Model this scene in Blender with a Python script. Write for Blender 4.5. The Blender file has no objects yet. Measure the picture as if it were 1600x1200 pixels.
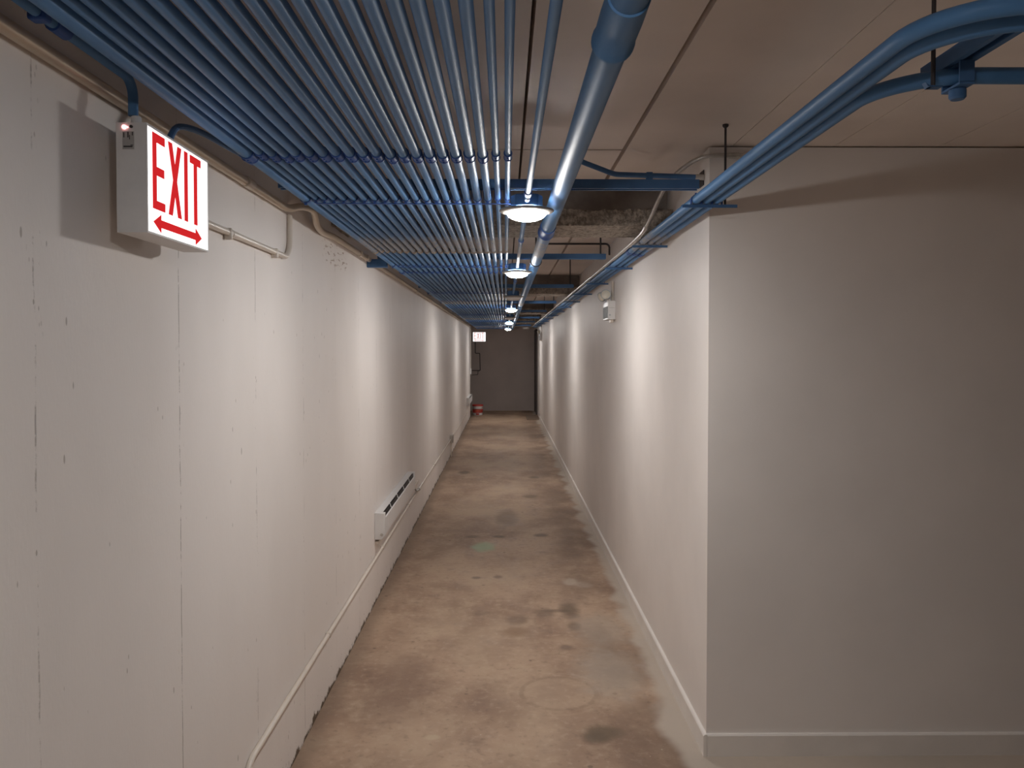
import bpy, bmesh, math, random
from mathutils import Vector, Matrix, noise
R = random.Random(7)
C = bpy.context.scene.collection
S = bpy.context.scene
PI = math.pi
EYE = 1.6                      # camera height; every "h" below is a height above the eye


def Zh(h):
    return EYE + h


# ------------------------------------------------------------------ mesh builder
class MB:
    def __init__(s):
        s.v, s.f = [], []

    def add(s, vs, fs):
        b = len(s.v)
        s.v += [tuple(v) for v in vs]
        s.f += [tuple(b + i for i in f) for f in fs]
        return s

    def box(s, x0, x1, y0, y1, z0, z1):
        vs = [(x, y, z) for x in (x0, x1) for y in (y0, y1) for z in (z0, z1)]
        return s.add(vs, [(0, 1, 3, 2), (4, 6, 7, 5), (0, 4, 5, 1), (2, 3, 7, 6), (0, 2, 6, 4), (1, 5, 7, 3)])

    def tube(s, pts, r, n=12, caps=True):
        P = [Vector(p) for p in pts]
        m = len(P)
        T = []
        for i in range(m):
            a = (P[i] - P[i - 1]).normalized() if i > 0 else (P[1] - P[0]).normalized()
            b = (P[i + 1] - P[i]).normalized() if i < m - 1 else a
            T.append((a + b).normalized())
        up = Vector((0, 0, 1)) if abs(T[0].z) < .9 else Vector((1, 0, 0))
        U = (up - T[0] * up.dot(T[0])).normalized()
        vs = []
        for i in range(m):
            if i:
                U = (T[i - 1].rotation_difference(T[i])) @ U
            U = (U - T[i] * U.dot(T[i])).normalized()
            W = T[i].cross(U)
            for k in range(n):
                a = 2 * PI * k / n
                vs.append(P[i] + (U * math.cos(a) + W * math.sin(a)) * r)
        fs = []
        for i in range(m - 1):
            for k in range(n):
                fs.append((i * n + k, i * n + (k + 1) % n, (i + 1) * n + (k + 1) % n, (i + 1) * n + k))
        if caps:
            fs.append(tuple(range(n - 1, -1, -1)))
            fs.append(tuple((m - 1) * n + k for k in range(n)))
        return s.add(vs, fs)

    def lathe(s, prof, o=(0, 0, 0), axis='Z', n=24, closed=False):
        """prof: (radius, along-axis); revolved about axis through o"""
        vs, fs = [], []
        ox, oy, oz = o
        for r, t in prof:
            for k in range(n):
                a = 2 * PI * k / n
                c, d = r * math.cos(a), r * math.sin(a)
                if axis == 'Z':
                    vs.append((ox + c, oy + d, oz + t))
                elif axis == 'Y':
                    vs.append((ox + d, oy + t, oz + c))
                else:
                    vs.append((ox + t, oy + c, oz + d))
        m = len(prof)
        for i in range(m if closed else m - 1):
            j = (i + 1) % m
            for k in range(n):
                fs.append((i * n + k, i * n + (k + 1) % n, j * n + (k + 1) % n, j * n + k))
        if not closed:
            fs.append(tuple(range(n - 1, -1, -1)))
            fs.append(tuple((m - 1) * n + k for k in range(n)))
        return s.add(vs, fs)

    def prism(s, poly, a0, a1, axis='Y'):
        """poly of 2-D points extruded along axis. Y: (x,z); X: (y,z); Z: (x,y)"""
        n = len(poly)
        vs = []
        for a in (a0, a1):
            for u, w in poly:
                vs.append({'Y': (u, a, w), 'X': (a, u, w), 'Z': (u, w, a)}[axis])
        fs = [tuple(range(n)), tuple(range(2 * n - 1, n - 1, -1))]
        for k in range(n):
            j = (k + 1) % n
            fs.append((k, n + k, n + j, j))
        return s.add(vs, fs)

    def build(s, name, mat, parent=None, bevel=0, smooth=True, angle=35, seg=2):
        me = bpy.data.meshes.new(name)
        me.from_pydata(s.v, [], s.f)
        bm = bmesh.new()
        bm.from_mesh(me)
        bmesh.ops.recalc_face_normals(bm, faces=bm.faces)
        bm.to_mesh(me)
        bm.free()
        me.update()
        if smooth:
            for p in me.polygons:
                p.use_smooth = True
            me.set_sharp_from_angle(angle=math.radians(angle))
        me.materials.append(mat)
        o = bpy.data.objects.new(name, me)
        C.objects.link(o)
        if parent is not None:
            o.parent = parent
            o.matrix_parent_inverse = parent_inv(parent)
        if bevel:
            md = o.modifiers.new('bevel', 'BEVEL')
            md.width = bevel
            md.segments = seg
            md.limit_method = 'ANGLE'
            md.angle_limit = math.radians(40)
        return o


def parent_inv(p):
    M = Matrix.Translation(p.location)
    q = p.parent
    while q is not None:
        M = Matrix.Translation(q.location) @ M
        q = q.parent
    return M.inverted()


def tag(o, label=None, cat=None, group=None, kind=None):
    if label:
        o['label'] = label
    if cat:
        o['category'] = cat
    if group:
        o['group'] = group
    if kind:
        o['kind'] = kind
    return o


def thing(name, loc, label, cat, group=None):
    o = bpy.data.objects.new(name, None)
    o.empty_display_size = .1
    o.location = loc
    C.objects.link(o)
    return tag(o, label, cat, group)


def struct(name, mb, mat, label=None, **k):
    o = mb.build(name, mat, **k)
    return tag(o, label, None, None, 'structure')


def fillet(pts, r, n=6):
    """round the corners of a polyline"""
    P = [Vector(p) for p in pts]
    out = [P[0]]
    for i in range(1, len(P) - 1):
        a, b = (P[i - 1] - P[i]), (P[i + 1] - P[i])
        la, lb = a.length, b.length
        a.normalize(); b.normalize()
        ang = a.angle(b)
        if ang > PI - .02:
            out.append(P[i]); continue
        d = min(r / math.tan(ang / 2), la * .49, lb * .49)
        rr = d * math.tan(ang / 2)
        c = P[i] + (a + b).normalized() * (rr / math.sin(ang / 2))
        p0, p1 = P[i] + a * d, P[i] + b * d
        v0, v1 = p0 - c, p1 - c
        for k in range(n + 1):
            out.append(c + v0.normalized().slerp(v1.normalized(), k / n) * rr)
    out.append(P[-1])
    return out


# ------------------------------------------------------------------ materials
class NT:
    def __init__(s, name):
        s.m = bpy.data.materials.new(name)
        s.m.use_nodes = True
        s.t = s.m.node_tree
        s.t.nodes.clear()
        s.out = s.n('ShaderNodeOutputMaterial')
        s.b = s.n('ShaderNodeBsdfPrincipled')
        s.l(s.b.outputs[0], s.out.inputs[0])

    def n(s, typ, **k):
        x = s.t.nodes.new(typ)
        for a, b in k.items():
            setattr(x, a, b)
        return x

    def l(s, a, b):
        s.t.links.new(a, b)

    def put(s, sock, v):
        if isinstance(v, bpy.types.NodeSocket):
            s.l(v, sock)
        elif v is not None:
            if isinstance(v, (tuple, list)) and len(v) == 3 and sock.type == 'RGBA':
                v = (*v, 1)
            sock.default_value = v

    def pos(s):
        return s.n('ShaderNodeNewGeometry').outputs['Position']

    def sep(s, v):
        x = s.n('ShaderNodeSeparateXYZ')
        s.l(v, x.inputs[0])
        return x.outputs

    def comb(s, a, b, c):
        x = s.n('ShaderNodeCombineXYZ')
        for i, v in enumerate((a, b, c)):
            s.put(x.inputs[i], v)
        return x.outputs[0]

    def math(s, op, a, b=None, c=None, clamp=False):
        x = s.n('ShaderNodeMath', operation=op, use_clamp=clamp)
        for i, v in enumerate((a, b, c)):
            if v is not None:
                s.put(x.inputs[i], v)
        return x.outputs[0]

    def vmul(s, v, sc):
        x = s.n('ShaderNodeVectorMath', operation='MULTIPLY')
        s.l(v, x.inputs[0])
        x.inputs[1].default_value = sc
        return x.outputs[0]

    def noise(s, vec, scale, detail=4, rough=.55, out='Fac'):
        x = s.n('ShaderNodeTexNoise')
        s.l(vec, x.inputs['Vector'])
        x.inputs['Scale'].default_value = scale
        x.inputs['Detail'].default_value = detail
        x.inputs['Roughness'].default_value = rough
        return x.outputs[out]

    def voro(s, vec, scale):
        x = s.n('ShaderNodeTexVoronoi')
        s.l(vec, x.inputs['Vector'])
        x.inputs['Scale'].default_value = scale
        return x.outputs

    def smooth(s, v, a, b, lo=0., hi=1.):
        x = s.n('ShaderNodeMapRange', interpolation_type='SMOOTHSTEP', clamp=True)
        s.put(x.inputs['Value'], v)
        x.inputs['From Min'].default_value = a
        x.inputs['From Max'].default_value = b
        x.inputs['To Min'].default_value = lo
        x.inputs['To Max'].default_value = hi
        return x.outputs[0]

    def mix(s, f, a, b, mode='MIX'):
        x = s.n('ShaderNodeMix', data_type='RGBA', blend_type=mode)
        s.put(x.inputs[0], f)
        s.put(x.inputs[6], a)
        s.put(x.inputs[7], b)
        return x.outputs[2]

    def bump(s, h, strength=.3, dist=.01):
        x = s.n('ShaderNodeBump')
        x.inputs['Strength'].default_value = strength
        x.inputs['Distance'].default_value = dist
        s.l(h, x.inputs['Height'])
        s.l(x.outputs[0], s.b.inputs['Normal'])

    def done(s, col=None, rough=None, metal=None, spec=None, emit=None, es=None):
        s.put(s.b.inputs['Base Color'], col)
        s.put(s.b.inputs['Roughness'], rough)
        s.put(s.b.inputs['Metallic'], metal)
        s.put(s.b.inputs['Specular IOR Level'], spec)
        if emit is not None:
            s.put(s.b.inputs['Emission Color'], emit)
            s.put(s.b.inputs['Emission Strength'], es)
        return s.m


def speckled(name, col, rough=.5, metal=0., var=.10, scale=20., bump=.0, spec=None):
    k = NT(name)
    p = k.pos()
    f = k.noise(p, scale, 4)
    c = k.mix(k.smooth(f, .3, .7), tuple(x * (1 - var) for x in col), tuple(min(1, x * (1 + var)) for x in col))
    if bump:
        k.bump(k.noise(p, scale * 6, 3), bump, .004)
    return k.done(c, rough, metal, spec)


def emitter(name, col, strength, base=(.8, .8, .8)):
    k = NT(name)
    return k.done(base, .4, emit=col, es=strength)


WALL = (.80, .752, .715)

# left wall: painted board-formed concrete, seams every 0.612 m
def mat_left_wall():
    k = NT('painted_concrete')
    p = k.pos()
    x, y, z = k.sep(p)[:3]
    big = k.noise(k.vmul(p, (1, 1, .5)), 1.3, 4)
    base = k.mix(k.smooth(big, .3, .7), (.765, .715, .675), (.825, .775, .737))
    # seams
    wob = k.math('MULTIPLY', k.math('SUBTRACT', k.noise(k.comb(0., y, z), 3.5, 4), .5), .022)
    yy = k.math('ADD', y, wob)
    m = k.math('PINGPONG', k.math('SUBTRACT', yy, 1.39), .306)
    line = k.smooth(m, .0008, .0034, 1, 0)
    brk = k.smooth(k.noise(k.comb(0., k.math('MULTIPLY', y, .8), k.math('MULTIPLY', z, 1.)), 4.5, 6, .75), .48, .60)
    strong = k.math('MULTIPLY', k.smooth(k.math('ABSOLUTE', k.math('SUBTRACT', y, 2.0)), .04, .1, 1, 0), k.smooth(k.noise(k.comb(3., y, z), 6, 6, .8), .45, .54))
    line = k.math('MULTIPLY', line, k.math('MAXIMUM', brk, strong))
    # pits, taller than wide, more of them along the seams
    pv = k.comb(0., k.math('MULTIPLY', y, 1.), k.math('MULTIPLY', z, .35))
    vo = k.voro(pv, 21)
    rad = k.math('MULTIPLY', k.noise(pv, 2.6, 3), .20)
    pit = k.smooth(k.math('SUBTRACT', vo['Distance'], k.math('SUBTRACT', rad, .060)), -.012, .02, 1, 0)
    pit2v = k.voro(k.comb(0., y, k.math('MULTIPLY', z, .5)), 60)
    near = k.smooth(m, .0, .03, 1, 0)
    pit2 = k.math('MULTIPLY', k.smooth(pit2v['Distance'], .10, .2, 1, 0), k.math('MULTIPLY', near, k.smooth(k.noise(p, 9, 3), .52, .62)))
    pits = k.math('MAXIMUM', pit, pit2)
    c = k.mix(k.math('MULTIPLY', line, .55), base, (.16, .12, .09))
    c = k.mix(k.math('MULTIPLY', pits, .55), c, (.25, .20, .16))
    # crumbling, dirty foot of the wall
    ft = k.math('ADD', z, k.math('MULTIPLY', k.math('SUBTRACT', k.noise(p, 14, 6, .7), .5), .16))
    foot = k.smooth(ft, .004, .022, 1, 0)
    c = k.mix(foot, c, (.12, .085, .055))
    flake = k.math('MULTIPLY', k.smooth(z, .03, .22, 1, 0), k.smooth(k.noise(p, 55, 4, .6), .64, .70))
    c = k.mix(k.math('MULTIPLY', flake, .6), c, (.22, .17, .12))
    # old scrape marks high up near the conduit bend
    sc_y = k.math('MULTIPLY', k.smooth(y, 3.55, 3.7), k.smooth(y, 4.05, 4.2, 1, 0))
    sc_z = k.math('MULTIPLY', k.smooth(z, 1.98, 2.02), k.smooth(z, 2.09, 2.12, 1, 0))
    sn = k.smooth(k.noise(k.comb(0., k.math('MULTIPLY', y, .5), k.math('MULTIPLY', z, 2.)), 30, 4), .56, .62)
    c = k.mix(k.math('MULTIPLY', k.math('MULTIPLY', sc_y, sc_z), k.math('MULTIPLY', sn, .75)), c, (.3, .19, .12))
    h = k.math('ADD', k.math('MULTIPLY', k.noise(p, 9, 5), .5),
               k.math('SUBTRACT', k.math('MULTIPLY', k.noise(k.vmul(p, (1, 3, 1)), 45, 3), .12),
                      k.math('MULTIPLY', k.math('MAXIMUM', line, pits), .6)))
    k.bump(h, .35, .008)
    return k.done(c, .6, spec=.3)


def mat_floor():
    k = NT('worn_concrete_floor')
    p = k.pos()
    x, y, z = k.sep(p)[:3]
    n1 = k.noise(k.vmul(p, (1, .8, 1)), 1.5, 5, .6)
    n2 = k.noise(p, 5.5, 6, .65)
    n3 = k.noise(p, 26, 5, .6)
    c = k.mix(k.smooth(n1, .36, .64), (.285, .195, .142), (.43, .318, .235))
    c = k.mix(k.math('MULTIPLY', k.smooth(n2, .45, .72), .65), c, (.47, .375, .285))
    c = k.mix(k.math('MULTIPLY', k.smooth(n2, .28, .45, 1, 0), .55), c, (.22, .15, .11))
    c = k.mix(k.math('MULTIPLY', k.smooth(n3, .52, .68), .34), c, (.52, .42, .33))
    c = k.mix(k.math('MULTIPLY', k.smooth(n3, .32, .44, 1, 0), .36), c, (.15, .11, .085))
    # wheel/foot dirt along the right, bare on the left middle
    lane = k.math('MULTIPLY', k.smooth(x, .28, .62), k.smooth(k.noise(k.vmul(p, (1, .6, 1)), 2.2, 4), .36, .6))
    c = k.mix(k.math('MULTIPLY', lane, .65), c, (.165, .115, .086))
    pale = k.math('MULTIPLY', k.math('MULTIPLY', k.smooth(x, -.75, -.25), k.smooth(x, .05, .45, 1, 0)), k.smooth(k.noise(k.vmul(p, (1, .5, 1)), 1.7, 3), .42, .62))
    c = k.mix(k.math('MULTIPLY', pale, .45), c, (.50, .40, .30))
    wob = k.math('MULTIPLY', k.math('SUBTRACT', k.noise(p, 2.6, 3, .5), .5), .26)

    def blob(c, cx, cy, rx, ry, col, amt, soft=.5, jig=1.0):
        dx = k.math('DIVIDE', k.math('SUBTRACT', x, cx), rx)
        dy = k.math('DIVIDE', k.math('SUBTRACT', y, cy), ry)
        d = k.math('SQRT', k.math('ADD', k.math('MULTIPLY', dx, dx), k.math('MULTIPLY', dy, dy)))
        d = k.math('ADD', d, k.math('MULTIPLY', k.math('SUBTRACT', k.noise(p, 11, 4), .5), jig))
        return k.mix(k.math('MULTIPLY', k.smooth(d, 1 - soft, 1 + soft, 1, 0), amt), c, col)

    def ring(c, cx, cy, r, w, col, amt):
        dx = k.math('SUBTRACT', x, cx)
        dy = k.math('SUBTRACT', y, cy)
        d = k.math('SQRT', k.math('ADD', k.math('MULTIPLY', dx, dx), k.math('MULTIPLY', dy, dy)))
        d = k.math('ABSOLUTE', k.math('SUBTRACT', d, r))
        g = k.math('MULTIPLY', k.smooth(d, w * .4, w, 1, 0), k.smooth(k.noise(p, 16, 3), .35, .5))
        return k.mix(k.math('MULTIPLY', g, amt), c, col)
    # round patched cover near the camera
    c = blob(c, .25, 3.66, .17, .17, (.47, .37, .28), .35, .2, .25)
    c = ring(c, .25, 3.66, .175, .016, (.20, .145, .105), .28)
    c = ring(c, .24, 3.66, .225, .012, (.48, .37, .27), .2)
    for a in ((.405, 3.27, .078, .070, (.13, .10, .07), .75), (.37, 3.23, .06, .05, (.13, .10, .07), .6),
              (.395, 4.84, .055, .14, (.13, .095, .07), .75), (.24, 4.78, .06, .08, (.14, .10, .075), .6),
              (.32, 4.82, .08, .03, (.14, .10, .075), .55), (.40, 4.55, .035, .07, (.14, .10, .075), .6),
              (.06, 4.46, .075, .07, (.25, .165, .11), .7), (.075, 4.66, .06, .08, (.17, .12, .09), .6),
              (-.14, 4.78, .05, .05, (.18, .13, .1), .5), (.33, 4.22, .03, .04, (.16, .12, .1), .6),
              (-.175, 6.40, .085, .14, (.33, .45, .31), .75), (.45, 5.42, .045, .08, (.52, .46, .40), .6),
              (.53, 5.36, .06, .07, (.48, .41, .34), .4), (-.30, 3.24, .03, .02, (.52, .45, .34), .5),
              (.55, 4.5, .14, .25, (.38, .35, .31), .4), (.52, 3.9, .15, .3, (.42, .385, .34), .5),
              (-.50, 3.75, .14, .4, (.22, .15, .115), .45), (-.05, 6.75, .05, .05, (.11, .08, .06), .7),
              (-.28, 6.75, .06, .05, (.11, .08, .06), .6), (.31, 6.8, .06, .06, (.12, .09, .07), .7),
              (.02, 7.5, .10, .35, (.14, .10, .08), .5), (.28, 8.6, .08, .1, (.12, .09, .07), .6),
              (-.53, 10.3, .07, .14, (.10, .075, .06), .7), (.36, 9.9, .06, .1, (.12, .09, .07), .6),
              (-.05, 5.55, .03, .04, (.14, .1, .08), .6), (-.2, 5.53, .03, .03, (.12, .09, .07), .6)):
        c = blob(c, *a)
    # scattered specks
    v = k.voro(k.vmul(p, (1, 1, 0)), 6.5)
    sp = k.smooth(v['Distance'], .05, .10, 1, 0)
    c = k.mix(k.math('MULTIPLY', sp, k.math('MULTIPLY', k.smooth(k.noise(p, 2, 2), .45, .6), .7)), c, (.12, .09, .07))
    v2 = k.voro(k.vmul(p, (1, 1, 0)), 8.7)
    c = k.mix(k.math('MULTIPLY', k.smooth(v2['Distance'], .02, .045, 1, 0), .6), c, (.55, .49, .41))
    # wall paint slopped on the floor along the right baseboard
    edge = k.math('ADD', x, wob)
    nearcam = k.smooth(y, 2.9, 5.0, .04, 0.)
    edge = k.math('ADD', edge, nearcam)
    spill = k.smooth(edge, .675, .755)
    c = k.mix(k.math('MULTIPLY', spill, .80), c, (.50, .465, .42))
    # dirt along the left wall
    dl = k.smooth(k.math('ADD', x, k.math('MULTIPLY', wob, .4)), -.80, -.70, 1, 0)
    c = k.mix(k.math('MULTIPLY', dl, .55), c, (.19, .14, .105))
    c = k.mix(1., c, (1.06, 1.0, .94), 'MULTIPLY')
    h = k.math('ADD', k.math('MULTIPLY', n2, .5), k.math('MULTIPLY', n3, .3))
    k.bump(h, .16, .01)
    return k.done(c, k.smooth(n2, .3, .7, .55, .75), spec=.35)


def mat_blue(name, col, dusty=True, rough=.5):
    k = NT(name)
    p = k.pos()
    x, y, z = k.sep(p)[:3]
    f = k.noise(k.vmul(p, (1, .25, 1)), 9, 4)
    c = k.mix(k.smooth(f, .3, .7), tuple(v * .9 for v in col), tuple(v * 1.12 for v in col))
    r = rough
    if dusty:
        yj = k.math('ADD', y, k.math('MULTIPLY', k.math('SUBTRACT', k.noise(p, 18, 5, .65), .5), .55))
        tot = None
        for (a, b) in DUST:
            m = k.math('MULTIPLY', k.smooth(yj, a - .22, a + .12), k.smooth(yj, b - .03, b + .05, 1, 0))
            tot = m if tot is None else k.math('MAXIMUM', tot, m)
        tot = k.math('MULTIPLY', tot, k.smooth(k.noise(p, 60, 4), .30, .55))
        c = k.mix(k.math('MULTIPLY', tot, .80), c, (.42, .395, .365))
        r = k.math('ADD', k.math('MULTIPLY', tot, .4), rough)
    return k.done(c, r, spec=.24)


BEAMS = [3.95, 8.55, 13.05, 17.6]
DUST = [(b - .30, b + .18) for b in BEAMS]
BLUE = (.082, .203, .405)
M = {}
M['left'] = mat_left_wall()
M['floor'] = mat_floor()
M['wall'] = speckled('painted_drywall', WALL, .55, var=.03, scale=2.2, bump=.05, spec=.3)
M['endwall'] = speckled('taupe_painted_wall', (.50, .435, .40), .6, var=.05, scale=2)
M['backw'] = speckled('grey_painted_wall', (.30, .28, .265), .6)
M['base'] = speckled('painted_baseboard', (.78, .735, .69), .42, var=.04, scale=6)
M['ceil'] = speckled('painted_concrete_planks', (.80, .715, .65), .75, var=.06, scale=1.7, bump=.15)
M['gap'] = speckled('dark_joint', (.05, .04, .035), .9)
M['web'] = speckled('grey_beam_concrete', (.34, .305, .28), .85, var=.2, scale=7, bump=.3)
M['blue'] = mat_blue('blue_paint', BLUE)
M['bluec'] = mat_blue('blue_paint_fittings', (.036, .10, .33), dusty=True, rough=.45)
M['bluep'] = mat_blue('blue_paint_strut', (.065, .15, .31), dusty=False, rough=.5)
M['beigem'] = speckled('beige_painted_pipe', (.66, .57, .46), .34, .45, var=.05, scale=8)
M['beige'] = speckled('beige_painted_metal', (.68, .61, .53), .30, var=.04, scale=8)
M['galv'] = speckled('galvanised_steel', (.55, .53, .50), .38, .7, var=.12, scale=30)
M['rod'] = speckled('dark_steel', (.06, .055, .06), .5, .4)
M['whitem'] = speckled('white_enamel', (.74, .73, .72), .35, var=.02)
M['signbox'] = speckled('white_sign_housing', (.76, .74, .72), .45, var=.03)
M['black'] = speckled('black_louvre', (.012, .012, .013), .5)
M['offw'] = speckled('cream_plastic', (.70, .66, .56), .4, var=.02)
M['greyp'] = speckled('pale_grey_plastic', (.42, .46, .48), .7, spec=.15)
M['sticker'] = speckled('grey_sticker', (.42, .40, .38), .5)
M['ink'] = speckled('dark_print', (.05, .045, .045), .6)
M['redp'] = speckled('red_plastic', (.50, .055, .045), .4)
M['redo'] = speckled('orange_red_print', (.62, .16, .08), .4)
M['dim'] = speckled('unlit_lens', (.8, .8, .8), .3, var=.01)
M['thresh'] = speckled('worn_wood_threshold', (.20, .14, .10), .6)
M['dark'] = speckled('dark_brown_door', (.07, .055, .05), .6)
M['lens'] = emitter('lit_lens', (1, .965, .935), 272.)
M['rim'] = speckled('satin_grey_rim', (.30, .285, .265), .5, .2, var=.02)
M['lens2'] = emitter('weak_lit_lens', (1, .96, .93), 225.)
M['lens3'] = emitter('dim_lit_lens', (1, .94, .89), 12.)
M['panel'] = emitter('lit_sign_panel', (1, .985, .98), 1.25)
M['letter'] = emitter('lit_red_legend', (1, .028, .034), .52, (.35, .008, .008))
for q_ in ('letter',):
    M[q_].node_tree.nodes['Principled BSDF'].inputs['Roughness'].default_value = .9
    M[q_].node_tree.nodes['Principled BSDF'].inputs['Specular IOR Level'].default_value = .05
M['panel2'] = emitter('bright_sign_panel', (1, .985, .98), 1.3)
M['letter2'] = emitter('pale_lit_legend', (1, .55, .52), .62, (.25, .15, .15))
M['led'] = emitter('red_indicator', (1, .35, .35), 3.)
k = NT('fireproofing')
p_ = k.pos()
k.bump(k.noise(p_, 90, 5, .7), .8, .02)
M['fire'] = k.done(k.mix(k.smooth(k.noise(p_, 38, 5, .7), .35, .65), (.27, .235, .20), (.60, .535, .465)), .95, spec=.1)

# ------------------------------------------------------------------ the setting
XL, XR = -.819, .794
CEIL = Zh(.79)
YF = 3.09                      # face of the wall on the right that looks at the camera
YB = -4.2
END = 20.7

fl = MB().add([(-3, YB, 0), (5, YB, 0), (5, END + .1, 0), (-3, END + .1, 0), (-3, YB, -.1), (5, YB, -.1), (5, END + .1, -.1), (-3, END + .1, -.1)],
              [(0, 1, 2, 3), (4, 7, 6, 5), (0, 4, 5, 1), (1, 5, 6, 2), (2, 6, 7, 3), (3, 7, 4, 0)])
struct('floor', fl, M['floor'], 'brown worn concrete floor with stains and slopped paint', smooth=False)

# ceiling: concrete planks running down the corridor, open joints between
cl = MB()
seams = [(-2.2, .004), (-1.154, .006), (-.744, .008), (-.339, .008), (.0668, .010), (.4717, .016), (.884, .003), (1.28, .003), (1.69, .004), (2.1, .004), (2.5, .004), (2.91, .004), (3.32, .004), (3.73, .004), (4.13, .004)]
xs = [-3.0]
edges = []
for x_, w_ in seams:
    edges.append((xs[-1], x_ - w_ / 2))
    xs.append(x_ + w_ / 2)
edges.append((xs[-1], 5.0))
for a, b in edges:
    ys = [YB, 3.15, 3.165, END + .1] if (a > -.4 and b < .48) else [YB, END + .1]
    for j in range(0, len(ys), 2):
        cl.box(a, b, ys[j], ys[j + 1], CEIL, CEIL + .12)
ceil = struct('ceiling', cl, M['ceil'], 'grey brown concrete plank ceiling with dark joints', smooth=False)
o = MB().box(-3, 5, YB, END + .1, CEIL + .121, CEIL + .2).build('joint_backing', M['gap'], ceil, smooth=False)
o['kind'] = 'structure'

struct('wall_left', MB().box(XL - .25, XL, YB, 18.67, -.05, CEIL), M['left'], 'off white painted concrete wall with vertical form seams', smooth=False)
struct('wall_right', MB().box(XR, XR + .16, YF + .16, END, -.05, CEIL), M['wall'], 'smooth off white wall along right side of corridor', smooth=False)
struct('wall_front', MB().box(XR, 5, YF, YF + .16, -.05, CEIL - .006), M['wall'], 'plain wall facing the camera at the right corner', smooth=False)
struct('wall_end', MB().box(-3, 1.2, END, END + .1, -.05, CEIL), M['endwall'], 'dark taupe wall closing the corridor', smooth=False)
struct('wall_back', MB().box(-3, 5, YB - .1, YB, -.05, CEIL), M['backw'], smooth=False)
struct('wall_side', MB().box(4.9, 5, YB, YF, -.05, CEIL), M['backw'], smooth=False)
struct('wall_recess', MB().box(-3, -2.9, 17.5, END, -.05, CEIL), M['endwall'], smooth=False)
struct('wall_recess_near', MB().box(-3, XL - .25, 17.5, 17.6, -.05, CEIL), M['endwall'], smooth=False)

BH, BT = .087, .0146
prof = [(0, 0), (BT, 0), (BT, BH - .006), (BT - .004, BH - .001), (BT - .007, BH), (0, BH)]
struct('baseboard_right', MB().prism([(XR - d, z) for d, z in prof], YF - BT, 18.0, 'Y'), M['base'], 'painted baseboard along the right corridor wall', smooth=False)
struct('baseboard_front', MB().prism([(YF - d, z) for d, z in prof], XR - .001, 4.9, 'X'), M['base'], 'painted baseboard under the wall facing the camera', smooth=False)
# door in the right wall at the far end
dr = struct('door_1', MB().box(XR - .02, XR - .001, 19.55, 20.45, 0.0, 2.0), M['dark'], 'dark door edge in right wall at corridor end', smooth=False)
for zz in (.22, 1.05, 1.8):
    h_ = MB().tube([(XR - .036, 19.6, zz - .06), (XR - .036, 19.6, zz + .06)], .014, 8).build('hinge', M['rod'], dr)
    h_['kind'] = 'structure'
tm = MB().box(XR - .035, XR - .0005, 20.46, 20.6, 0, 2.08).box(XR - .035, XR - .0005, 19.42, 19.54, 0, 2.08).box(XR - .035, XR - .0005, 19.42, 20.6, 2.01, 2.1)
struct('trim_1', tm, M['dark'], 'dark door casing on right wall at corridor end', smooth=False)
struct('trim_2', MB().box(.50, XR - .0005, 18.05, 19.3, 0.0005, .010), M['thresh'], 'low dark threshold at foot of far right door', smooth=False)


# steel beams coated in rough fireproofing
def lumpy(x0, x1, y0, y1, z0, z1, nx, seed):
    """a bar across the corridor whose surface is rough sprayed fireproofing"""
    prof = []
    ny, nz = 12, 6
    for i in range(ny): prof.append((y0 + (y1 - y0) * i / ny, z0))
    for i in range(nz): prof.append((y1, z0 + (z1 - z0) * i / nz))
    for i in range(ny): prof.append((y1 + (y0 - y1) * i / ny, z1))
    for i in range(nz): prof.append((y0, z1 + (z0 - z1) * i / nz))
    cy, cz = (y0 + y1) / 2, (z0 + z1) / 2
    vs, fs = [], []
    n = len(prof)
    for i in range(nx + 1):
        x = x0 + (x1 - x0) * i / nx
        for (y, z) in prof:
            q = Vector((x, y, z))
            d = noise.noise(q * 14 + Vector((seed, 0, 0))) * .009 + noise.noise(q * 45 + Vector((0, seed, 0))) * .010 + noise.noise(q * 110) * .007
            dy = 1 if y >= y1 - 1e-6 else (-1 if y <= y0 + 1e-6 else 0)
            dz = 1 if z >= z1 - 1e-6 else (-1 if z <= z0 + 1e-6 else 0)
            vs.append((x, y + dy * d * 1.25, z + dz * d * .5 + abs(dy) * d * .3))
    for i in range(nx):
        for k in range(n):
            fs.append((i * n + k, (i + 1) * n + k, (i + 1) * n + (k + 1) % n, i * n + (k + 1) % n))
    fs.append(tuple(range(n)))
    fs.append(tuple(nx * n + k for k in range(n - 1, -1, -1)))
    return MB().add(vs, fs)


names = ['nearest the camera', 'second from the camera', 'third from the camera', 'farthest down the corridor']
for i, b in enumerate(BEAMS):
    bm_ = thing('beam', (0, b, Zh(.56)), 'fireproofed ceiling beam crossing the corridor, ' + names[i], None)
    bm_['kind'] = 'structure'
    w = MB().box(XL + .001, XR - .001, b - .06, b + .06, Zh(.65), CEIL - .001).build('web', M['web'], bm_, smooth=False)
    f = lumpy(XL + .002, XR - .002, b - .20, b + .20, Zh(.583), Zh(.658), 420 if i == 0 else 160, i * 7.3).build('fireproofing', M['fire'], bm_, angle=70)
    w['kind'] = f['kind'] = 'structure'

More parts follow.
